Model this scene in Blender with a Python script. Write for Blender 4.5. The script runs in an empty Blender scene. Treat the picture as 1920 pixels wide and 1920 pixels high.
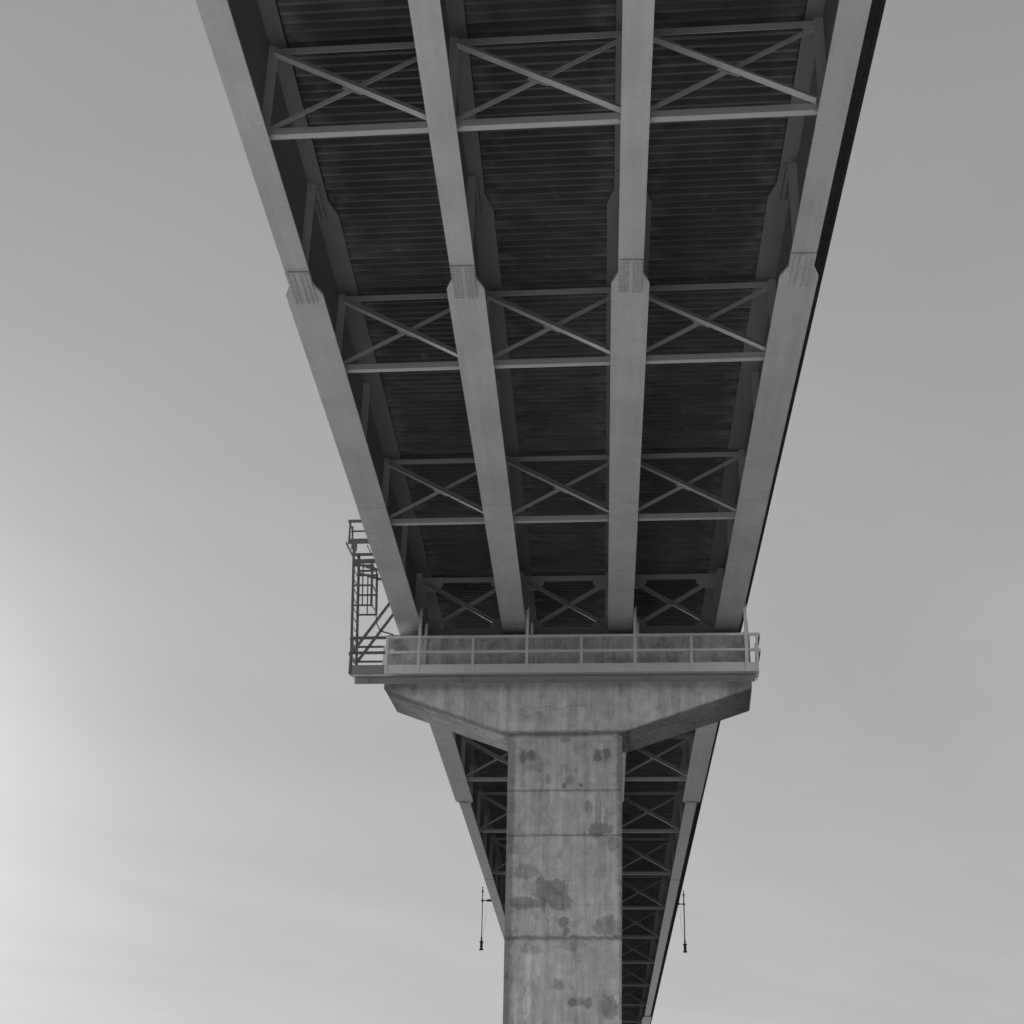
import bpy, bmesh, math, random
from mathutils import Vector, Matrix
random.seed(4)
C = bpy.context.scene.collection
SC = bpy.context.scene
K = 0.05245            # skew of pier and cross frames against the girders
TH = -math.atan(K)
GZ = -17.3             # ground level (bridge soffit is z = 0)

# ---------------------------------------------------------------- materials
def newmat(name):
    m = bpy.data.materials.new(name); m.use_nodes = True
    nt = m.node_tree; b = nt.nodes['Principled BSDF']
    return m, nt, b
class N:
    """small node helper"""
    def __init__(s, nt): s.nt = nt
    def n(s, t, **kw):
        o = s.nt.nodes.new(t)
        for k, v in kw.items(): setattr(o, k, v)
        return o
    def link(s, a, b): s.nt.links.new(a, b)
    def put(s, sock, v):
        if isinstance(v, bpy.types.NodeSocket): s.link(v, sock)
        else: sock.default_value = v
    def math(s, op, a, b=0.0, clamp=False):
        o = s.n('ShaderNodeMath', operation=op); o.use_clamp = clamp
        s.put(o.inputs[0], a); s.put(o.inputs[1], b); return o.outputs[0]
    def vmath(s, op, a, b=None):
        o = s.n('ShaderNodeVectorMath', operation=op); s.put(o.inputs[0], a)
        if b is not None: s.put(o.inputs[1], b)
        return o.outputs['Value'] if op in ('LENGTH', 'DOT_PRODUCT') else o.outputs['Vector']
    def noise(s, vec, scale, detail=5, rough=.55, dist=0.0):
        o = s.n('ShaderNodeTexNoise'); s.link(vec, o.inputs['Vector'])
        o.inputs['Scale'].default_value = scale; o.inputs['Detail'].default_value = detail
        o.inputs['Roughness'].default_value = rough; o.inputs['Distortion'].default_value = dist
        return o.outputs['Fac']
    def rng(s, v, a, b, c, d, smooth=False):
        o = s.n('ShaderNodeMapRange'); o.interpolation_type = 'SMOOTHSTEP' if smooth else 'LINEAR'
        s.put(o.inputs['Value'], v)
        for i, x in zip(('From Min', 'From Max', 'To Min', 'To Max'), (a, b, c, d)): o.inputs[i].default_value = x
        return o.outputs['Result']
    def scale(s, vec, v):
        return s.vmath('MULTIPLY', vec, v)
    def gray(s, v):
        o = s.n('ShaderNodeCombineColor')
        for i in range(3): s.put(o.inputs[i], v)
        return o.outputs[0]
    def bump(s, h, strength, dist):
        o = s.n('ShaderNodeBump'); s.link(h, o.inputs['Height'])
        o.inputs['Strength'].default_value = strength; o.inputs['Distance'].default_value = dist
        return o.outputs['Normal']

def steel(name, base, rough, var=.08, ior=1.5, spec=.35):
    m, nt, b = newmat(name); N_ = N(nt)
    co = N_.n('ShaderNodeTexCoord').outputs['Object']
    n1 = N_.noise(co, .6, 6); n2 = N_.noise(co, 9, 5)
    st = N_.noise(N_.scale(co, (7, .25, 1.2)), 1.0, 5)
    v = N_.math('ADD', N_.math('MULTIPLY', N_.math('SUBTRACT', n1, .5), 1.2), N_.math('MULTIPLY', N_.math('SUBTRACT', n2, .5), .5))
    v = N_.math('ADD', v, N_.math('MULTIPLY', N_.math('SUBTRACT', st, .5), .9))
    v = N_.math('MULTIPLY', N_.math('ADD', N_.math('MULTIPLY', v, var * 2), 1.0), base)
    N_.link(N_.gray(v), b.inputs['Base Color'])
    N_.link(N_.math('ADD', N_.math('MULTIPLY', N_.math('SUBTRACT', n1, .5), .12), rough), b.inputs['Roughness'])
    if rough > .3: N_.link(N_.bump(N_.noise(co, 2.5, 3), .10, .01), b.inputs['Normal'])
    b.inputs['Specular IOR Level'].default_value = spec; b.inputs['IOR'].default_value = ior
    return m

def form_mat():
    m, nt, b = newmat('stained_form_steel'); N_ = N(nt)
    co = N_.n('ShaderNodeTexCoord').outputs['Object']
    sep = N_.n('ShaderNodeSeparateXYZ'); N_.link(co, sep.inputs[0])
    a = N_.noise(N_.scale(co, (.8, 5.0, 1)), 1.0, 6, .6)          # streaks along the corrugations
    big = N_.noise(N_.scale(co, (.25, .45, 1)), 1.0, 3)
    v = N_.rng(N_.math('MULTIPLY', a, big), .20, .46, .065, .14)
    # chalky leaks beside the girder flanges (each bay is 3 m wide)
    fr = N_.math('PINGPONG', N_.math('ADD', sep.outputs[0], 31.5), 1.5)  # 0 on the girder line, 1.5 mid bay
    edge = N_.rng(fr, .36, .95, 1, 0, True)
    leak = N_.rng(N_.noise(N_.scale(co, (1.5, 3.2, 1)), 1.0, 5), .40, .64, .01, .10, True)
    v = N_.math('ADD', v, N_.math('MULTIPLY', edge, leak))
    # rows of scuffed crests in the middle of the bay
    mid = N_.rng(fr, 1.25, 1.5, 0, 1, True)
    sp = N_.rng(N_.noise(N_.scale(co, (3, 14, 1)), 1.0, 2), .6, .74, 0, .07, True)
    v = N_.math('ADD', v, N_.math('MULTIPLY', mid, sp))
    N_.link(N_.gray(v), b.inputs['Base Color'])
    b.inputs['Roughness'].default_value = .5
    b.inputs['Specular IOR Level'].default_value = .3
    return m

# stains: (u, z, ru, rz, strength) measured on the front face
COL_STAINS = [(-1.2,-3.76,.11,.16,.75),(-.99,-3.72,.12,.15,.75),(.87,-3.76,.12,.14,.75),(1.1,-3.73,.12,.13,.7),
 (-1.1,-3.76,.34,.22,.25),(.98,-3.76,.32,.2,.25),(-.02,-3.27,.14,.1,.5),(-.06,-4.58,.07,.07,.7),(.39,-4.56,.05,.05,.7),(-.5,-4.4,.08,.14,.35),(.1,-4.42,.12,.12,.35),
 (.90,-5.78,.32,.2,.62),(.60,-5.2,.09,.26,.4),(.86,-5.2,.1,.5,.32),(1.25,-6.17,.16,.2,.5),(1.25,-6.17,.07,.08,.4),
 (-1.1,-6.88,.42,.2,.38),(-.62,-7.42,.26,.42,.6),(-.17,-7.46,.24,.4,.6),(-1.0,-7.72,.62,.15,.55),(-.15,-7.72,.35,.17,.55),
 (-.07,-8.22,.13,.14,.62),(.02,-8.43,.1,.12,.62),(1.1,-8.34,.38,.26,.5),(-.18,-9.78,.14,.15,.4),(-.17,-9.78,.08,.09,.5),
 (.17,-10.22,.13,.11,.6),(.39,-10.2,.1,.11,.45),(.57,-10.24,.1,.13,.55),(1.1,-10.35,.22,.26,.45),(-1.25,-6.3,.34,.12,.2),
 (-.9,-8.9,.3,.14,.3),(.2,-8.8,.36,.12,.3),(-.1,-3.16,.9,.08,.4),(-1.2,-4.4,.07,.28,.35),(-.75,-3.95,.08,.3,.3)]
COL_LIGHT = [(-.98,-9.15,.1,.35,.5),(-1.0,-9.72,.09,.3,.5),(-1.02,-10.25,.1,.36,.5),(-1.28,-10.5,.07,.3,.4),(-.72,-9.35,.06,.25,.3),
 (-.4,-8.1,.06,.32,.35),(-.9,-8.2,.06,.25,.3),(.98,-5.45,.05,.3,.35),(.95,-3.5,.08,.08,.35),(1.3,-10.15,.06,.1,.35),(-1.25,-10.05,.06,.1,.35),(-.4,-4.9,.05,.18,.25)]
def concrete(name, base=.33, stains=(), lights=(), joints=(), edges=None, cap=False):
    m, nt, b = newmat(name); N_ = N(nt)
    co = N_.n('ShaderNodeTexCoord').outputs['Object']
    sep = N_.n('ShaderNodeSeparateXYZ'); N_.link(co, sep.inputs[0]); X, Y, Z = sep.outputs
    cloud = N_.noise(co, .9, 8, .62); mid = N_.noise(co, 3.6, 8, .65, .6); fine = N_.noise(co, 34, 4, .6)
    streak = N_.noise(N_.scale(co, (9, 9, .55)), 1.0, 6, .6)
    strip = N_.noise(N_.scale(co, (2.6, 2.6, .2)), 1.0, 4, .55)
    v = N_.math('MULTIPLY', N_.math('SUBTRACT', cloud, .5), .75)
    for s, k in ((mid, .7), (fine, .4), (streak, .7), (strip, .7)):
        v = N_.math('ADD', v, N_.math('MULTIPLY', N_.math('SUBTRACT', s, .5), k))
    v = N_.math('ADD', v, 1.0)
    warp = N_.math('SUBTRACT', N_.noise(co, 4.5, 9, .74), .5)
    grime = N_.rng(N_.noise(N_.scale(co, (1, 1, .6)), 2.2, 9, .7, 1.2), .5, .72, 0, .34, True)
    chips = N_.rng(N_.noise(N_.scale(co, (1.3, 1, .8)), 7.0, 5, .7), .64, .72, 0, .3, True)
    warp2 = N_.math('ADD', N_.math('MULTIPLY', warp, 2.3), N_.math('MULTIPLY', N_.math('SUBTRACT', N_.noise(N_.scale(co, (1.6, 1, .8)), 1.9, 8, .8, .8), .5), 2.2))
    def mask(lst):
        acc = None
        for (u, z, ru, rz, st) in lst:
            d = N_.vmath('LENGTH', N_.vmath('MULTIPLY', N_.vmath('SUBTRACT', co, (u, 0, z)), (1/ru, 0, 1/rz)))
            d = N_.math('ADD', d, warp2)
            k = N_.rng(d, .93, 1.03, st, 0, True)
            acc = k if acc is None else N_.math('MAXIMUM', acc, k)
        return acc
    if stains:
        front = N_.rng(Y, .0, .06, 1, 0)
        v = N_.math('MULTIPLY', v, N_.math('SUBTRACT', 1, N_.math('MULTIPLY', N_.math('MULTIPLY', mask(stains), .85), front)))
        v = N_.math('MULTIPLY', v, N_.math('ADD', 1, N_.math('MULTIPLY', N_.math('MULTIPLY', mask(lights), .8), front)))
    v = N_.math('MULTIPLY', v, N_.math('SUBTRACT', 1, N_.math('MAXIMUM', grime, chips)))
    h = N_.math('MULTIPLY', mid, .5)
    for (z, wdt, st) in joints:
        d = N_.math('ABSOLUTE', N_.math('SUBTRACT', N_.math('ADD', Z, N_.math('MULTIPLY', warp, wdt * 2.6 + .02)), z))
        k = N_.rng(d, wdt * .15, wdt * 1.05, st * .85, 0, True)
        v = N_.math('MULTIPLY', v, N_.math('SUBTRACT', 1, N_.math('MULTIPLY', k, N_.rng(mid, .3, .62, .55, 1))))
        h = N_.math('SUBTRACT', h, k)
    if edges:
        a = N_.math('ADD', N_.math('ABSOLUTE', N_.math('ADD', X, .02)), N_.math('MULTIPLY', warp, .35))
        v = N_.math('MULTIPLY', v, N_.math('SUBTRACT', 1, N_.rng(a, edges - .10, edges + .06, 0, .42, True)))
    if cap:
        # water marks below the walkway line and at the two ends of the cap
        a = N_.math('ADD', N_.math('ABSOLUTE', X), N_.math('MULTIPLY', warp, 1.2))
        v = N_.math('MULTIPLY', v, N_.math('SUBTRACT', 1, N_.rng(a, 3.9, 5.1, 0, .45, True)))
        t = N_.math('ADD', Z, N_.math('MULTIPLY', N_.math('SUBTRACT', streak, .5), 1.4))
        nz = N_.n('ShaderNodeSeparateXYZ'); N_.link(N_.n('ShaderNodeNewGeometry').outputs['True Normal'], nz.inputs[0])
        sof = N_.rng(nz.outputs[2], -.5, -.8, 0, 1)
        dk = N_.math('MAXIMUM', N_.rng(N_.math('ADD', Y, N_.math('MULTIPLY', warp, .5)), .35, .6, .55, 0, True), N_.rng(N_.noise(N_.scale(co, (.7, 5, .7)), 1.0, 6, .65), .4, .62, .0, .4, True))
        dk = N_.math('MAXIMUM', dk, N_.rng(X, 0, 2, .22, .58))  # painted shade on the soffits, deeper on the side away from the light
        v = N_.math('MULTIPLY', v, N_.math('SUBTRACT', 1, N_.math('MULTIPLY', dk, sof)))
        for xv in (-3.4, -1.9, 1.02, 1.30, 3.1):
            dv = N_.math('ABSOLUTE', N_.math('SUBTRACT', N_.math('ADD', X, N_.math('MULTIPLY', warp, .03)), xv))
            v = N_.math('MULTIPLY', v, N_.math('SUBTRACT', 1, N_.rng(dv, .004, .02, .16, 0, True)))
        wet = N_.math('MULTIPLY', N_.rng(t, -1.7, -1.1, .15, .8, True), N_.rng(N_.noise(N_.scale(co, (1.6, 1, 2.2)), 1.0, 6, .7), .45, .68, .0, .42, True))
        v = N_.math('MULTIPLY', v, N_.math('SUBTRACT', 1, wet))
        cr = N_.math('ABSOLUTE', N_.math('SUBTRACT', N_.math('ADD', Z, N_.math('MULTIPLY', N_.noise(N_.scale(co, (1, 1, .3)), 2.2, 8, .7), .5)), -2.1))
        k = N_.math('MULTIPLY', N_.rng(cr, .004, .022, .28, 0, True), N_.math('MULTIPLY', N_.rng(X, -1.4, -1.1, 0, 1), N_.rng(X, .4, .9, 1, 0)))
        v = N_.math('MULTIPLY', v, N_.math('SUBTRACT', 1, k))
    pits = N_.rng(N_.noise(co, 15, 3, .5), .70, .76, 0, .4, True)
    v = N_.math('MULTIPLY', v, N_.math('SUBTRACT', 1, pits))
    N_.link(N_.gray(N_.math('MULTIPLY', v, base)), b.inputs['Base Color'])
    b.inputs['Roughness'].default_value = .85
    b.inputs['Specular IOR Level'].default_value = .25
    N_.link(N_.bump(N_.math('ADD', h, N_.math('MULTIPLY', fine, .25)), .6, .02), b.inputs['Normal'])
    return m

def ground_mat():
    m, nt, b = newmat('dry_grass_ground'); N_ = N(nt)
    co = N_.n('ShaderNodeTexCoord').outputs['Object']
    n1 = N_.noise(co, .08, 8, .6); n2 = N_.noise(co, 3, 6, .6)
    v = N_.rng(N_.math('ADD', N_.math('MULTIPLY', n1, .6), N_.math('MULTIPLY', n2, .4)), .3, .7, .07, .13)
    N_.link(N_.gray(v), b.inputs['Base Color']); b.inputs['Roughness'].default_value = .95
    N_.link(N_.bump(n2, .5, .05), b.inputs['Normal'])
    return m
def pad_mat():  # pale surface for the added bounce slab below the bridge
    m, nt, b = newmat('pale_bounce_slab'); N_ = N(nt)
    co = N_.n('ShaderNodeTexCoord').outputs['Object']
    n1 = N_.noise(co, .25, 8, .6); n2 = N_.noise(co, 6, 6, .6)
    v = N_.rng(N_.math('ADD', N_.math('MULTIPLY', n1, .6), N_.math('MULTIPLY', n2, .4)), .3, .7, .68, .84)
    N_.link(N_.gray(v), b.inputs['Base Color']); b.inputs['Roughness'].default_value = .9
    return m
def water_mat():
    m, nt, b = newmat('river_water'); N_ = N(nt)
    co = N_.n('ShaderNodeTexCoord').outputs['Object']
    b.inputs['Base Color'].default_value = (.06, .06, .06, 1); b.inputs['Roughness'].default_value = .12
    N_.link(N_.bump(N_.noise(N_.scale(co, (1, 1.8, 1)), .7, 6, .6), .6, .25), b.inputs['Normal'])
    return m

M = dict(
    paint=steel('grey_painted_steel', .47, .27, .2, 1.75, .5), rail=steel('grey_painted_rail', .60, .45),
    dull=steel('darker_grey_web_steel', .19, .5, .14), landing=steel('weathered_landing_steel', .22, .5), bearer=steel('shade_grey_bearer', .30, .5),  # bearer grey lowered to hold the shade under the walkway floor
    brace=steel('grey_painted_bracing', .46, .5), dark=steel('dark_weathered_steel', .025, .75),
    galv=steel('galvanised_ladder_steel', .10, .5), form=form_mat(),
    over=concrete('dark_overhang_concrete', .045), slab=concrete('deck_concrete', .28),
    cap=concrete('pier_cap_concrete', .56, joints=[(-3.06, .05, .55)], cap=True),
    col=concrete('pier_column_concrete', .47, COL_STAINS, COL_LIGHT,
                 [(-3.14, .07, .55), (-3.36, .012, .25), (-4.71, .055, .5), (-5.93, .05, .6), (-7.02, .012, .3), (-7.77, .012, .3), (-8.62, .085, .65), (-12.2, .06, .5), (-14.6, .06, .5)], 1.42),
    ground=ground_mat(), pad=pad_mat(), water=water_mat())

# ---------------------------------------------------------------- mesh helpers
def box(bm, x0, x1, y0, y1, z0, z1, f=None):
    vs = [bm.verts.new(f(Vector(p)) if f else p) for p in
          ((x0,y0,z0),(x1,y0,z0),(x1,y1,z0),(x0,y1,z0),(x0,y0,z1),(x1,y0,z1),(x1,y1,z1),(x0,y1,z1))]
    for q in ((0,3,2,1),(4,5,6,7),(0,1,5,4),(1,2,6,5),(2,3,7,6),(3,0,4,7)): bm.faces.new([vs[i] for i in q])
def prism(bm, poly, axis, a, b):
    """poly of 2-D points, extruded along axis from a to b"""
    def P(p, t):
        if axis == 'z': return (p[0], p[1], t)
        if axis == 'y': return (p[0], t, p[1])
        return (t, p[0], p[1])
    A = [bm.verts.new(P(p, a)) for p in poly]; B = [bm.verts.new(P(p, b)) for p in poly]
    n = len(poly)
    bm.faces.new(A); bm.faces.new(B[::-1])
    for i in range(n): bm.faces.new((A[i], B[i], B[(i+1) % n], A[(i+1) % n]))
def beam(bm, p, q, w, d, up=(0, 1, 0)):
    """bar of rectangular section from p to q: w across, d along 'up'"""
    p, q = Vector(p), Vector(q); t = (q - p).normalized(); u = Vector(up)
    u = (u - t * u.dot(t)).normalized(); s = t.cross(u)
    vs = []
    for e in (p, q):
        for a, b in ((-1,-1),(1,-1),(1,1),(-1,1)): vs.append(bm.verts.new(e + s*a*w/2 + u*b*d/2))
    for f in ((0,3,2,1),(4,5,6,7),(0,1,5,4),(1,2,6,5),(2,3,7,6),(3,0,4,7)): bm.faces.new([vs[i] for i in f])
def angle(bm, p, q, leg, t, face=(0, 1, 0), low=True):
    """L section from p to q: one leg in the plane facing the viewer, one running away along 'face' at its lower or upper edge"""
    p, q = Vector(p), Vector(q); d = (q - p).normalized(); f = Vector(face).normalized()
    s = d.cross(f).normalized()
    if s.z < 0: s = -s
    beam(bm, p + f*t/2, q + f*t/2, leg, t, face)
    k = -1 if low else 1
    o = s * k * (leg/2 - t/2 + (.002)) + f * (t + (leg - t)/2)
    beam(bm, p + o, q + o, t, leg - t, face)
def tube(bm, pts, r, n=8, radii=None):
    rings = []
    pts = [Vector(p) for p in pts]
    for i, p in enumerate(pts):
        t = (pts[min(i+1, len(pts)-1)] - pts[max(i-1, 0)]).normalized()
        a = t.orthogonal().normalized() if i == 0 else (a0 - t * a0.dot(t)).normalized()
        a0 = a; b = t.cross(a); rr = radii[i] if radii else r
        rings.append([bm.verts.new(p + (a*math.cos(2*math.pi*k/n) + b*math.sin(2*math.pi*k/n)) * rr) for k in range(n)])
    for i in range(len(rings)-1):
        for k in range(n): bm.faces.new((rings[i][k], rings[i][(k+1)%n], rings[i+1][(k+1)%n], rings[i+1][k]))
    bm.faces.new(rings[0][::-1]); bm.faces.new(rings[-1])
def lathe(bm, prof, c=(0,0,0), n=16):
    rings = [[bm.verts.new((c[0]+r*math.cos(2*math.pi*k/n), c[1]+r*math.sin(2*math.pi*k/n), c[2]+z)) for k in range(n)] for r, z in prof]
    for i in range(len(rings)-1):
        for k in range(n): bm.faces.new((rings[i][k], rings[i][(k+1)%n], rings[i+1][(k+1)%n], rings[i+1][k]))
    bm.faces.new(rings[0][::-1]); bm.faces.new(rings[-1])
def bevel(bm, w=.006):
    es = [e for e in bm.edges if len(e.link_faces) == 2 and e.calc_face_angle(0) > .7]
    bmesh.ops.bevel(bm, geom=es, offset=w, segments=1, affect='EDGES')
def obj(name, bm, mat, parent=None, bev=0, smooth=False):
    bmesh.ops.recalc_face_normals(bm, faces=bm.faces)
    if bev: bevel(bm, bev)
    me = bpy.data.meshes.new(name); bm.to_mesh(me); bm.free(); me.materials.append(mat)
    if smooth:
        for p in me.polygons: p.use_smooth = True
    o = bpy.data.objects.new(name, me); C.objects.link(o); o.parent = parent
    return o
def thing(name, label, cat, loc=(0,0,0), rot=(0,0,0), group=None):
    o = bpy.data.objects.new(name, None); C.objects.link(o); o.location = loc; o.rotation_euler = rot
    o['label'] = label; o['category'] = cat
    if group: o['group'] = group
    return o
def place(src, parent, loc=(0,0,0), rot=(0,0,0)):
    o = src.copy(); C.objects.link(o); o.parent = parent; o.location = loc; o.rotation_euler = rot
    for ch in src.children: c = ch.copy(); C.objects.link(c); c.parent = o
    return o
BM = bmesh.new

# ---------------------------------------------------------------- setting
bm = BM(); 
g = [(-3000,-3000),(3000,-3000),(3000,3000),(-3000,3000)]
bm.faces.new([bm.verts.new((x,y,GZ)) for x,y in g])
o = obj('ground', bm, M['ground']); o['kind'] = 'structure'
bm = BM(); rr = random.Random(2)
near = [(x, 46 + 3*math.sin(x*.02) + rr.uniform(-1.5,1.5)) for x in range(-3000, 3001, 60)]
far = [(x, 138 + 4*math.sin(x*.013) + rr.uniform(-2,2)) for x in range(3000, -3001, -60)]
bm.faces.new([bm.verts.new((x,y,GZ+.02)) for x,y in near+far])
o = obj('river_water', bm, M['water']); o['kind'] = 'structure'

bm = BM(); box(bm, -7.6, 5.8, -26, 33, GZ - .3, GZ + .06); o = obj('bounce_slab', bm, M['pad']); o['kind'] = 'structure'  # unseen pale slab, added to bounce light up onto the girder flanges

# ---------------------------------------------------------------- bridge
bridge = thing('girder_bridge', 'long grey steel girder bridge with cross bracing and dark corrugated deck, overhead', 'bridge', (0,0,0), (0, .0085, 0))
GX = [-4.5, -1.5, 1.5, 4.5]
Y0, Y1 = -32., 168.
FR = [4.9, 12.3, 19.73, 27.22, 34.78, 42.65, 50.6, 58.8, 67.25, 75.9, 84.6, 93.6, 102.8, 112.8, 122.9, 133.0]
HW, NW, TN, TW = .69/2, .4465/2, .29, .42     # half widths: wide / narrow bottom flange, narrow / wide top flange
def flange_outline(x, segs):
    """segs: list of (y, halfwidth) -> closed polygon"""
    return [(x + w, y) for y, w in segs] + [(x - w, y) for y, w in reversed(segs)]
def stiffener(side, w=.17, z0=.062, z1=1.97, t=.022):
    bm = BM(); a, b = sorted((side*.012, side*w)); prism(bm, [(side*.012, z0), (side*w, z0), (side*w, z1), (side*(w-.03), z1+.05), (side*.012, z1+.05)], 'y', -t/2, t/2)
    return bm
def bolts(bm, cols, rows, z, down=True, r=.022, h=.034, plane='z', base=0.0):
    for a in cols:
        for b_ in rows:
            n = 6; ph = random.random()
            if plane == 'z':
                P = lambda c, s, t: (a + c, b_ + s, z - t)
            else:
                P = lambda c, s, t: (z + base * t, a + c, b_ + s)
            ring = lambda rr, t: [bm.verts.new(P(rr*math.cos(ph+2*math.pi*k/n), rr*math.sin(ph+2*math.pi*k/n), t)) for k in range(n)]
            A, B = ring(r, 0), ring(r*.88, h)
            bm.faces.new(B)
            for k in range(n): bm.faces.new((A[k], A[(k+1)%n], B[(k+1)%n], B[k]))
for gi, gx in enumerate(GX):
    dy = -K * gx
    s0, s1, s2 = 24.05 + dy, 61.2 + dy, 128.2 + dy
    bm = BM()
    # bottom flange: narrow plate, wide plate over the pier, narrow, wide again
    prism(bm, flange_outline(gx, [(Y0, NW), (s0 - .3, NW)]), 'z', 0, .038)
    prism(bm, flange_outline(gx, [(s0 - .298, NW), (s0 + .03, HW), (33.4 + dy, HW)]), 'z', 0, .05)
    prism(bm, flange_outline(gx, [(33.402 + dy, HW), (52.0 + dy, HW)]), 'z', -.012, .05)
    prism(bm, flange_outline(gx, [(52.002 + dy, HW), (s1, HW), (s1 + .25, NW)]), 'z', 0, .05)
    prism(bm, flange_outline(gx, [(s1 + .252, NW), (76.2 + dy, NW)]), 'z', 0, .038)
    prism(bm, flange_outline(gx, [(76.202 + dy, NW), (111.2 + dy, NW)]), 'z', -.012, .038)
    prism(bm, flange_outline(gx, [(111.202 + dy, NW), (s2, NW)]), 'z', 0, .038)
    prism(bm, flange_outline(gx, [(s2 + .002, NW), (s2 + .4, HW), (Y1, HW)]), 'z', 0, .05)
    nb = len(bm.faces)      # web and top flange use a darker grey than the bottom flange
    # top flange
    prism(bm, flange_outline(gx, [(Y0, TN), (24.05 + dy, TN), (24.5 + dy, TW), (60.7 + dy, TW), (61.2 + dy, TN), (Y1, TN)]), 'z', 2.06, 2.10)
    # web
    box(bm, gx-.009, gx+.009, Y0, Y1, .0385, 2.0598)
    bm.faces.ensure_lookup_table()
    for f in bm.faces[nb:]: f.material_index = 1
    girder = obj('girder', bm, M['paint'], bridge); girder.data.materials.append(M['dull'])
    # field splices of the bottom flange, with bolt heads
    for ys in (23.3 + dy, 61.28 + dy, 127.3 + dy):
        if gi in (0, 3): cols = [gx + c for c in (-.17, -.075, .055, .15)]
        else: cols = [gx + c for c in (-.185, -.12, -.055, .055, .12, .185)]
        bm = BM(); box(bm, gx - .215, gx + .215, ys, ys + 1.02, -.045, -.0125)
        rows = [ys + .05 + i*.071 for i in range(7)] + [ys + .54 + i*.071 for i in range(7)]
        if ys < 50: bolts(bm, cols, rows, -.045, r=.024)
        else:
            for c_ in cols: box(bm, c_ - .012, c_ + .012, ys + .04, ys + .98, -.052, -.0452)
        obj('splice_plate', bm, M['paint'], girder)
    # web splices
    for ys in (23.3 + dy, 61.28 + dy):
        for sd in (-1, 1):
            bm = BM(); a, b = sorted((gx + sd*.0095, gx + sd*.026)); box(bm, a, b, ys + .2, ys + .82, .12, 1.96)
            bolts(bm, [ys + .27, ys + .34, ys + .41, ys + .61, ys + .68, ys + .75], [.18 + i*.085 for i in range(21)], gx + sd*.026, plane='x', base=sd, r=.016, h=.02)
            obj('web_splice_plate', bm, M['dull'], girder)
    # top flange splice plates on the underside
    for ys in (23.5 + dy, 60.9 + dy):
        bm = BM()
        for sd in (-1, 1):
            a, b = sorted((gx + sd*.06, gx + sd*.24)); box(bm, a, b, ys, ys + 1.1, 2.035, 2.0595)
            bolts(bm, [gx + sd*.10, gx + sd*.19], [ys + .06 + i*.07 for i in range(15)], 2.035, r=.017, h=.03)
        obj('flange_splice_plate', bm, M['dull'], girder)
    # stiffeners: connection plates at every cross frame, plain ones halfway between
    for side in (-1, 1):
        if (gi == 0 and side < 0) or (gi == 3 and side > 0): continue
        for i, y in enumerate(FR):
            st = obj('stiffener', stiffener(side, .2 if i == 5 else .17), M['brace'], girder)
            st.location = (gx, y - K*gx, 0)
            if i == 5:
                for d in (-.35, .35):
                    st = obj('stiffener', stiffener(side, .2), M['brace'], girder); st.location = (gx, y + d - K*gx, 0)
        if side > 0 or gi == 3:
            for a, b in zip(FR[:-1], FR[1:]):
                if b < 92:
                    st = obj('stiffener', stiffener(side), M['brace'], girder); st.location = (gx, (a+b)/2 - .05 - K*gx, 0)

# cross frames (one model, copied)
def cross_frame():
    u = 1.5 - .16
    f = bpy.data.objects.new('cross_frame', None); C.objects.link(f); f.parent = bridge
    for s in (-1, 1):                                                       # corner connection plates on the stiffeners
        for za, zb in ((.19, .40), (1.78, 1.98)):
            bm = BM(); a, b = sorted((s*(u + .02), s*(u - .10))); box(bm, a, b, .012, .024, za, zb); obj('gusset_plate', bm, M['brace'], f)
    bm = BM(); beam(bm, (-.17, .0135, 1.165), (.17, .0135, 1.005), .17, .009); obj('gusset_plate', bm, M['brace'], f)
    bm = BM(); angle(bm, (-u-.03, -.002, .27), (u+.03, -.002, .27), .125, .012); obj('bottom_chord', bm, M['brace'], f)
    bm = BM(); angle(bm, (-u-.03, -.002, 1.905), (u+.03, -.002, 1.905), .125, .012, low=False); obj('top_chord', bm, M['brace'], f)
    bm = BM(); angle(bm, (-u+.02, -.016, 1.83), (u-.02, -.016, .36), .145, .012, face=(0, -1, 0)); [tube(bm, [(x_, -.012, z_), (x_, -.034, z_)], .016, 6) for k in (0, 1) for x_, z_ in ((-u+.06+k*.07, 1.815-k*.076), (u-.06-k*.07, .375+k*.076))]
    obj('diagonal', bm, M['brace'], f)
    bm = BM(); angle(bm, (-u+.02, .026, .36), (u-.02, .026, 1.83), .085, .012, low=False); obj('diagonal', bm, M['brace'], f)
    return f
proto = cross_frame(); first = True
for i, y in enumerate(FR):
    if i == 5: continue
    for xc in (-3, 0, 3):
        if first: proto.location = (xc, y - K*xc, 0); proto.rotation_euler = (0,0,TH); first = False
        else: place(proto, bridge, (xc, y - K*xc, 0), (0,0,TH))
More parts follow.
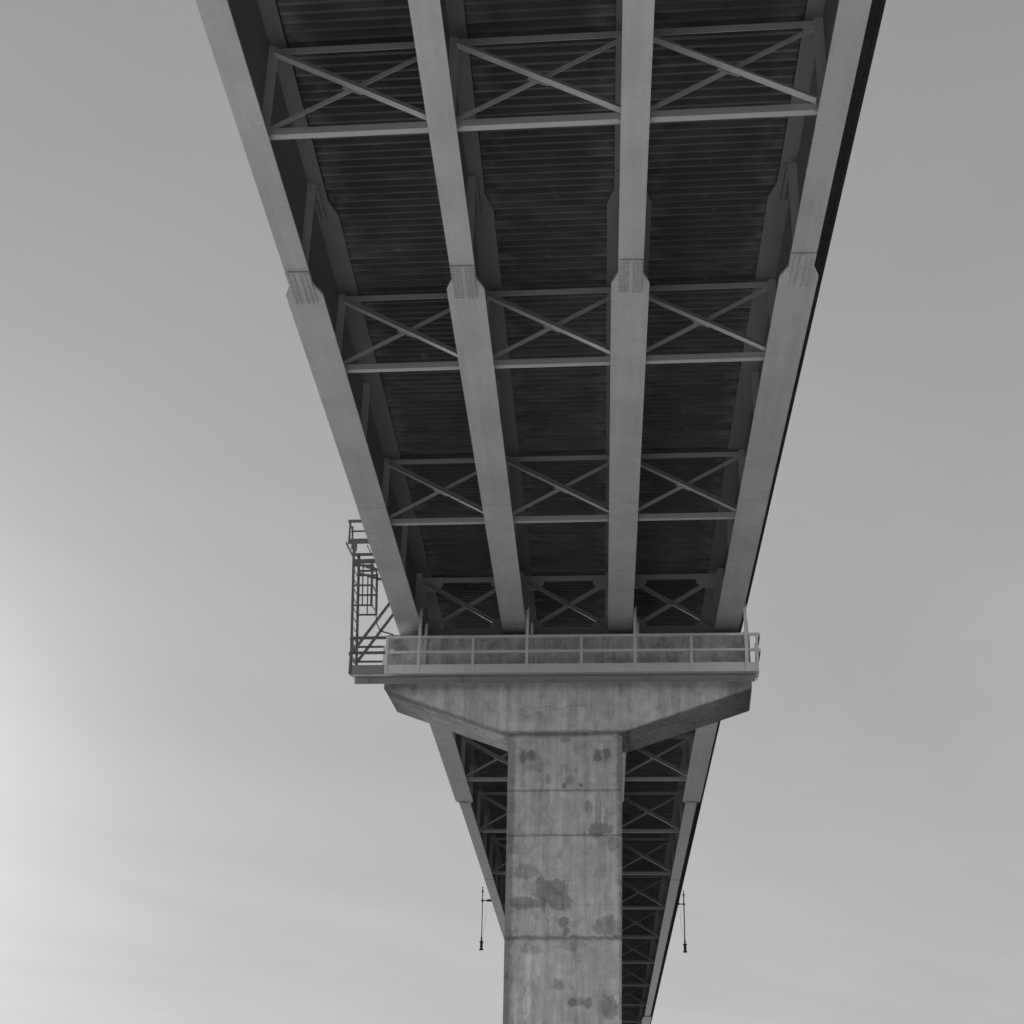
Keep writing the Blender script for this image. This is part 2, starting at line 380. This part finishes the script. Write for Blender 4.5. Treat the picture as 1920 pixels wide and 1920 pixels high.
def pier_frame():
    f = bpy.data.objects.new('pier_cross_frame', None); C.objects.link(f); f.parent = bridge
    for s in (-1, 1):                                                        # big corner gussets
        a, c = s*1.32, s*.72
        bm = BM(); prism(bm, [(a, 1.55), (s*.95, 1.55), (c, 1.72), (c, 2.0), (a, 2.0)], 'y', -.012, .0); obj('gusset_plate', bm, M['brace'], f)
        bm = BM(); prism(bm, [(a, .13), (c, .13), (c, .45), (s*.95, .66), (a, .66)], 'y', -.012, .0); obj('gusset_plate', bm, M['brace'], f)
        bm = BM(); x0, x1 = sorted((s*1.36, s*1.2)); box(bm, x0, x1, .004, .016, .66, 1.55); obj('end_plate', bm, M['brace'], f)
    bm = BM(); box(bm, -1.31, 1.31, .004, .02, .13, .38); box(bm, -1.31, 1.31, .0205, .14, .13, .15); obj('bottom_chord', bm, M['brace'], f)
    bm = BM(); box(bm, -1.31, 1.31, .004, .02, 1.84, 2.0); obj('top_chord', bm, M['brace'], f)
    bm = BM(); angle(bm, (-1.2, -.03, 1.8), (1.1, -.03, .42), .13, .014, face=(0, -1, 0)); obj('diagonal', bm, M['brace'], f)
    bm = BM(); angle(bm, (-1.05, .028, .42), (1.1, .028, 1.74), .13, .014, low=False); obj('diagonal', bm, M['brace'], f)
    return f
pf = pier_frame()
for j, xc in enumerate((-3, 0, 3)):
    if j == 0: pf.location = (xc, FR[5] - K*xc, 0); pf.rotation_euler = (0,0,TH)
    else: place(pf, bridge, (xc, FR[5] - K*xc, 0), (0,0,TH))

# corrugated stay-in-place deck forms, one sheet per bay
P_, TOPZ, LOWZ = .212, 2.24, 2.145
for xc in (-3, 0, 3):
    bm = BM(); xa, xb = xc - 1.26, xc + 1.26
    prof = []
    y = Y0
    while y < Y1:
        prof += [(y, LOWZ), (y + .05, LOWZ), (y + .088, TOPZ), (y + .174, TOPZ)]; y += P_
    rows = []
    for (yy, z) in prof:
        j = random.uniform(-.0025, .0025)
        rows.append([bm.verts.new((x, yy - K*x, z + j)) for x in (xa, xc - .45, xc + .45, xb)])
    for a, b in zip(rows[:-1], rows[1:]):
        for k in range(3): bm.faces.new((a[k], a[k+1], b[k+1], b[k]))
    obj('corrugated_deck_form', bm, M['form'], bridge)
    for s in (-1, 1):                                                        # ledge angle the sheets sit on
        bm = BM(); x0, x1 = sorted((xc + s*1.275, xc + s*1.2))
        box(bm, x0, x1, Y0, Y1, 2.128, 2.134); x2, x3 = sorted((xc + s*1.275, xc + s*1.269)); box(bm, x2, x3, Y0, Y1, 2.102, 2.1275)
        obj('ledge_angle', bm, M['dark'], bridge)
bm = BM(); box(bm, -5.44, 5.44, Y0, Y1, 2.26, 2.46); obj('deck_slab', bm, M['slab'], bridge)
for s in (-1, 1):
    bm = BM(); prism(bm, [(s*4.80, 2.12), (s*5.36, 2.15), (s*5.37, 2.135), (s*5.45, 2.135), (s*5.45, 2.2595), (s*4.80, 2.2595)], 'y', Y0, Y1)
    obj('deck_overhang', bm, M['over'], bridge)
    bm = BM(); prism(bm, [(s*5.45, 2.2), (s*5.47, 3.35), (s*5.27, 3.35), (s*5.22, 2.75), (s*5.1, 2.464), (s*5.4405, 2.464), (s*5.4405, 2.2)], 'y', Y0, Y1)
    obj('parapet', bm, M['slab'], bridge)

# ---------------------------------------------------------------- pier
YP = 41.6
def make_pier(label):
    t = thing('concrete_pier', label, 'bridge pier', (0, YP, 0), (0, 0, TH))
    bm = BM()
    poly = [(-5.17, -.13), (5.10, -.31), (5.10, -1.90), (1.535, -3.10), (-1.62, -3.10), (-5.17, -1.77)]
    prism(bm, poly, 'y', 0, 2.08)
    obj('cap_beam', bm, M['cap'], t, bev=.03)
    bm = BM(); zb = GZ - .5
    vs0 = [(-1.612, .012), (1.527, .012), (1.40, 2.06), (-1.612, 2.06)]
    vs1 = [(-1.62, .012), (1.33, .012), (1.20, 2.06), (-1.62, 2.06)]
    A = [bm.verts.new((x, y, -3.102)) for x, y in vs0]; B = [bm.verts.new((x, y, zb)) for x, y in vs1]
    bm.faces.new(A); bm.faces.new(B[::-1])
    for i in range(4): bm.faces.new((A[i], B[i], B[(i+1)%4], A[(i+1)%4]))
    obj('column', bm, M['col'], t, bev=.035)
    bm = BM()
    for i, gx in enumerate(GX):
        zt = -.0085*gx - .035
        ct = -.13 - .0175*(gx + 5.17)
        box(bm, gx - .42, gx + .42, .72, 1.42, ct - .06, zt - .03)
    obj('bearing', bm, M['dark'], t)
    bm = BM(); box(bm, 4.93, 5.09, .35, .9, -.32, -.12); obj('shear_block', bm, M['cap'], t, bev=.01)
    return t
pier = make_pier('stained concrete T-shaped pier with flared cap under the steel girders')

# ---------------------------------------------------------------- walkway on the pier cap (local frame of the pier face)
walk = thing('access_walkway', 'grey steel inspection walkway with guardrail bolted along the front of the pier cap', 'walkway', (0, YP, 0), (0, .0105, TH))
UL, UR, VF = -6.02, 5.30, -.70
US = -5.0      # the landing left of the cap is older, darker steel
for ua, ub, mm in ((UL, US - .002, 'landing'), (US, UR, 'rail')):
    bm = BM(); box(bm, ua, ub, VF, VF + .008, -1.585, -1.335); box(bm, ua, ub, VF + .0085, VF + .07, -1.585, -1.577)
    obj('kick_plate', bm, M[mm], walk)
bm = BM(); box(bm, UL, UL + .008, VF + .0705, -.43, -1.576, -1.34); obj('kick_plate', bm, M['landing'], walk)
bm = BM(); box(bm, UR - .008, UR, VF + .0705, -.43, -1.576, -1.34); obj('kick_plate', bm, M['rail'], walk)
for z in (-.52, -.965):
    for ua, ub, mm in ((UL - .03, US - .002, 'galv'), (US, UR + .03, 'rail')):
        bm = BM(); box(bm, ua, ub, VF - .012, VF - .004, z - .035, z + .03); box(bm, ua, ub, VF - .0035, VF + .062, z - .035, z - .027)
        obj('guardrail', bm, M[mm], walk)
    for u, ve in ((UL - .05, .06), (UR + .05, .12)):
        bm = BM(); box(bm, u - .004, u + .004, VF - .0035, ve, z - .06, z + .02); s = 1 if u < 0 else -1
        a, b = sorted((u + s*.0045, u + s*.05)); box(bm, a, b, VF + .07, ve, z - .06, z - .052)
        obj('guardrail', bm, M['galv'], walk)
    bm = BM(); box(bm, UL, -5.2, .06, .07, z - .035, z + .03); obj('guardrail', bm, M['galv'], walk)
def post(u, v, z0, z1, w=.075, s=1):
    bm = BM(); box(bm, u - w/2, u + w/2, v - .008, v, z0, z1)
    a, b = sorted((u + s*w/2, u + s*(w/2 - .008))); box(bm, a, b, v + .0005, v + .07, z0, z1); return bm
for u in (-6.0, -4.99, -2.56, .46, 3.48, 5.26): obj('post', post(u, VF - .012, -1.60, -.50), M['galv' if u < -5.5 else 'rail'], walk)
for u, v in ((-5.22, .06), (5.26, .12)): obj('post', post(u, v, -1.58, -.5, .05), M['rail'], walk)
for i, u in enumerate((-4.08, -1.05, 1.94, 4.97)):
    ze = .30 + .0105*u
    obj('hanger', post(u, VF - .013, -1.60, .26, .085), M['rail'], walk)
    bm = BM(); prism(bm, [(u + .0, .255), (u + .043, .255), (u + .043, .34), (u + .03, .36)], 'y', VF - .021, VF - .013); obj('hanger', bm, M['rail'], walk)
    obj('hanger', post(u + .06, -.05, -1.58, .12, .075), M['rail'], walk)
bm = BM()
v = VF + .075
while v < -.03: box(bm, UL + .01, UR - .01, v, v + .006, -1.575, -1.54); v += .035
u = UL + .02
while u < UR: box(bm, u, u + .006, VF + .0715, -.03, -1.54, -1.534); u += .1
obj('floor_grating', bm, M['rail'], walk)
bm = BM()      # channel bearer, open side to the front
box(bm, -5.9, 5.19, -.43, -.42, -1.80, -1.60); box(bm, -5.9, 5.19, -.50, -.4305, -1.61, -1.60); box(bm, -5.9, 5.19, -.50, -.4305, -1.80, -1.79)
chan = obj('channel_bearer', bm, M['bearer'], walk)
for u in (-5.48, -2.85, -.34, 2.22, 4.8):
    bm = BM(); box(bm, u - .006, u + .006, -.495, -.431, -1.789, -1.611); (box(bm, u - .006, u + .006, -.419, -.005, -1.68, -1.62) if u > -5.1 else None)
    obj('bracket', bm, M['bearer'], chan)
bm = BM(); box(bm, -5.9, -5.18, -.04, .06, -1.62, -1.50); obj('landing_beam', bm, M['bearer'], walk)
bm = BM(); box(bm, -5.04, -4.92, -.03, -.012, -.74, -.62); obj('junction_plate', bm, M['rail'], walk)

# ---------------------------------------------------------------- ladder with cage, upper platform, braces
lad = thing('caged_ladder', 'tall steel ladder with safety cage rising from the left end of the walkway', 'ladder', (0, YP, 0), (0, .0105, TH))
VA, VB = -.69, .06
def lu(z): return -5.975 - (z + 1.5)*.048
for v in (VA, VB):
    bm = BM(); beam(bm, (lu(-1.5), v, -1.5), (lu(2.36), v, 2.36), .075, .03, (0, 1, 0)); obj('side_rail', bm, M['galv'], lad)
for i in range(13):
    z = -1.3 + i*.29
    bm = BM(); tube(bm, [(lu(z), VA, z), (lu(z), VB, z)], .016, 6); obj('rung', bm, M['galv'], lad)
for z in (.46, 1.07, 1.69):
    bm = BM(); u = lu(z); c = [(u, VA), (u + .52, VA), (u + .57, VA + .05), (u + .57, VB - .05), (u + .52, VB), (u, VB)]
    for a, b in zip(c[:-1], c[1:]): beam(bm, (a[0], a[1], z), (b[0], b[1], z), .012, .055, (0, 0, 1))
    obj('cage_hoop', bm, M['galv'], lad)
for v in (VA, VB):
    for d, w_ in ((.28, .035), (.545, .07)):
        bm = BM(); beam(bm, (lu(.44) + d, v, .44), (lu(1.75) + d, v, 1.75), w_, .012, (0, 1, 0)); obj('cage_bar', bm, M['galv'], lad)

plat = thing('upper_landing', 'small railed steel landing above the caged ladder beside the left girder', 'platform', (0, YP, 0), (0, .0105, TH))
u0, u1 = -6.33, -5.25
bm = BM(); box(bm, u0, u1, -.70, -.69, 2.37, 2.53); box(bm, u0 - .07, u0 - .06, -.6995, .56, 2.36, 2.46); obj('kick_plate', bm, M['galv'], plat)
bm = BM()
for v in (-.05, .52): box(bm, u0, u1, v, v + .07, 2.29, 2.355)
for k in range(4): box(bm, u0 + .55 + k*.13, u0 + .57 + k*.13, -.688, -.051, 2.30, 2.33)
obj('floor_frame', bm, M['galv'], plat)
bm = BM(); box(bm, u0 - .04, u1, -.70, -.69, 3.07, 3.14); box(bm, u0 - .04, u1, -.6895, -.63, 3.07, 3.078); box(bm, u0 - .05, u0 - .042, -.70, -.2, 3.06, 3.14); obj('guardrail', bm, M['galv'], plat)
bm = BM(); box(bm, u0 - .02, u1, -.35, -.34, 2.90, 2.95); obj('guardrail', bm, M['galv'], plat)
bm = BM(); beam(bm, (u0 + .02, -.71, 2.37), (u0 + .02, -.71, 3.12), .06, .02); obj('post', bm, M['galv'], plat)
bm = BM(); beam(bm, (u0 + .03, -.3, 2.37), (u0 + .0, -.3, 3.1), .05, .02); obj('post', bm, M['galv'], plat)
bm = BM(); beam(bm, (u0 + .1, -.15, 2.37), (u0 + .1, -.15, 2.75), .07, .05); obj('post', bm, M['galv'], plat)
for p, q, w in [e for v in (-.70, .06) for e in (((-6.14, v, 1.76), (-4.7, v, 1.33), .065), ((-6.13, v, 1.83), (-5.25, v, 1.84), .085 if v < 0 else .05), ((-5.97, v, -.96), (-4.7, v, .95), .075))]:
    bm = BM(); beam(bm, p, q, w, .05); obj('brace', bm, M['galv'], plat)
cab = thing('hanging_cable', 'thin black cable curving from the ladder cage to the top corner of the pier cap', 'cable', (0, YP, 0), (0, .0105, TH))
pts = [(-5.5, -.1, .46), (-5.49, -.1, .28), (-5.45, -.1, .1), (-5.37, -.1, -.05), (-5.27, -.08, -.12), (-5.12, .0, -.135), (-5.0, .2, -.12)]
bm = BM(); tube(bm, pts, .019, 6); obj('cable', bm, M['dark'], cab, smooth=True)

# ---------------------------------------------------------------- navigation lights hung from the deck edges
def nav_light(label, x, y, zb, s):
    t = thing('navigation_light', label, 'navigation light', (x, y, zb), (0,0,0), 'navigation lights hanging below the deck edges')
    bm = BM(); tube(bm, [(0,0,.45), (0,0,-2.1)], .032, 8); obj('pole', bm, M['dark'], t)
    bm = BM(); lathe(bm, [(.02,.44),(.05,.46),(.055,.60),(.02,.63),(.018,.70),(.035,.71),(.035,.78),(.01,.80)]); obj('finial', bm, M['dark'], t)
    bm = BM(); lathe(bm, [(.035,-2.08),(.05,-2.1),(.05,-2.3),(.13,-2.32),(.13,-2.36),(.085,-2.38),(.09,-2.46),(.07,-2.52),(.095,-2.56),(.07,-2.66),(.10,-2.72),(.13,-2.76),(.13,-2.80),(.02,-2.81)]); obj('lantern', bm, M['dark'], t)
    bm = BM(); beam(bm, (0,0,0), (-s*.30,0,0), .05, .05, (0,0,1)); box(bm, -.07, .07, -.06, .06, -.04, .04)
    a, b = sorted((-s*.26, -s*.85)); box(bm, a, b, -.05, .05, -.05, .07); obj('bracket', bm, M['dark'], t)
    bm = BM(); tube(bm, [(-s*.24,0,-.1), (-s*.22,0,-1.0), (-s*.12,0,-1.7), (-s*.04,0,-2.1)], .006, 5); obj('wire', bm, M['dark'], t)
    return t
nav_light('black navigation lantern on a thin pole hanging left of the bridge, beside the pier column', -5.92, 91.6, 1.92, -1)
nav_light('black navigation lantern on a thin pole hanging right of the bridge against open sky', 5.86, 94.6, 2.38, 1)

# ---------------------------------------------------------------- light
SUN_AZ, SUN_EL = math.radians(-30), math.radians(14)      # azimuth from +Y towards +X
sd = Vector((math.sin(SUN_AZ)*math.cos(SUN_EL), math.cos(SUN_AZ)*math.cos(SUN_EL), math.sin(SUN_EL)))
w = bpy.data.worlds.new('World'); SC.world = w; w.use_nodes = True
nt = w.node_tree; N_ = N(nt); bg = nt.nodes['Background']
sky = N_.n('ShaderNodeTexSky'); sky.sky_type = 'NISHITA'; sky.sun_disc = False
sky.sun_elevation = SUN_EL; sky.sun_rotation = SUN_AZ
bw = N_.n('ShaderNodeRGBToBW'); N_.link(sky.outputs[0], bw.inputs[0])
dr = N_.n('ShaderNodeTexCoord').outputs['Generated']
sp = N_.n('ShaderNodeSeparateXYZ'); N_.link(dr, sp.inputs[0])
# cloud layer coordinates: direction projected on a flat layer
zz = N_.math('MAXIMUM', sp.outputs[2], .08)
cx = N_.math('DIVIDE', sp.outputs[0], zz); cy = N_.math('DIVIDE', sp.outputs[1], zz)
cc = N_.n('ShaderNodeCombineXYZ'); N_.link(cx, cc.inputs[0]); N_.link(cy, cc.inputs[1])
rot = N_.n('ShaderNodeVectorRotate', rotation_type='Z_AXIS'); N_.link(cc.outputs[0], rot.inputs['Vector']); rot.inputs['Angle'].default_value = .5
cl = N_.noise(N_.scale(rot.outputs[0], (1.2, .45, 1)), 1.0, 4, .5, .5)
cl2 = N_.noise(N_.scale(rot.outputs[0], (4.0, 1.0, 1)), 1.0, 5, .55, .8)
v = N_.math('ADD', N_.math('MULTIPLY', N_.math('SUBTRACT', cl, .5), .24), N_.math('ADD', N_.math('MULTIPLY', N_.math('SUBTRACT', cl2, .5), .04), N_.math('MULTIPLY', N_.math('SUBTRACT', N_.noise(N_.scale(dr, (2.2, 2.2, 6.5)), 1.3, 6, .55, .4), .5), .16)))
dp = N_.math('MAXIMUM', N_.vmath('DOT_PRODUCT', dr, tuple(sd)), 0)
glow = N_.math('MULTIPLY', N_.math('POWER', dp, 85), 1.40)
horizon = N_.rng(sp.outputs[2], .08, .70, 1.92, 1.27)
back = N_.rng(sp.outputs[1], -.1, -.6, 1, 1.95, True)      # sky behind the camera brightened as added fill for the pier front
base = N_.math('MULTIPLY', N_.math('MULTIPLY', horizon, back), N_.math('ADD', v, 1))
tot = N_.math('ADD', N_.math('ADD', base, glow), N_.math('MULTIPLY', bw.outputs[0], .030))
N_.link(N_.gray(tot), bg.inputs['Color']); bg.inputs['Strength'].default_value = .1
L = bpy.data.lights.new('sun', 'SUN'); L.energy = 5; L.angle = math.radians(6); L.color = (1, 1, 1)
so = bpy.data.objects.new('sun', L); C.objects.link(so); so.rotation_euler = sd.to_track_quat('Z', 'Y').to_euler()

# ---------------------------------------------------------------- camera
cam = bpy.data.cameras.new('camera'); co = bpy.data.objects.new('camera', cam); C.objects.link(co)
cam.sensor_width = 36; cam.lens = 36*2935.24/1920; cam.clip_end = 8000
R = Matrix(((0.99848222, 0.00573998, 0.05477502), (0.05212461, -0.41963792, -0.90619371), (0.01778414, 0.90767344, -0.4193002)))
co.matrix_world = Matrix.Translation((0.8911, 0, -15.6556)) @ R.to_4x4()
SC.camera = co
SC.view_settings.view_transform = 'Standard'; SC.view_settings.look = 'None'; SC.view_settings.exposure = 1.25; SC.view_settings.gamma = 1
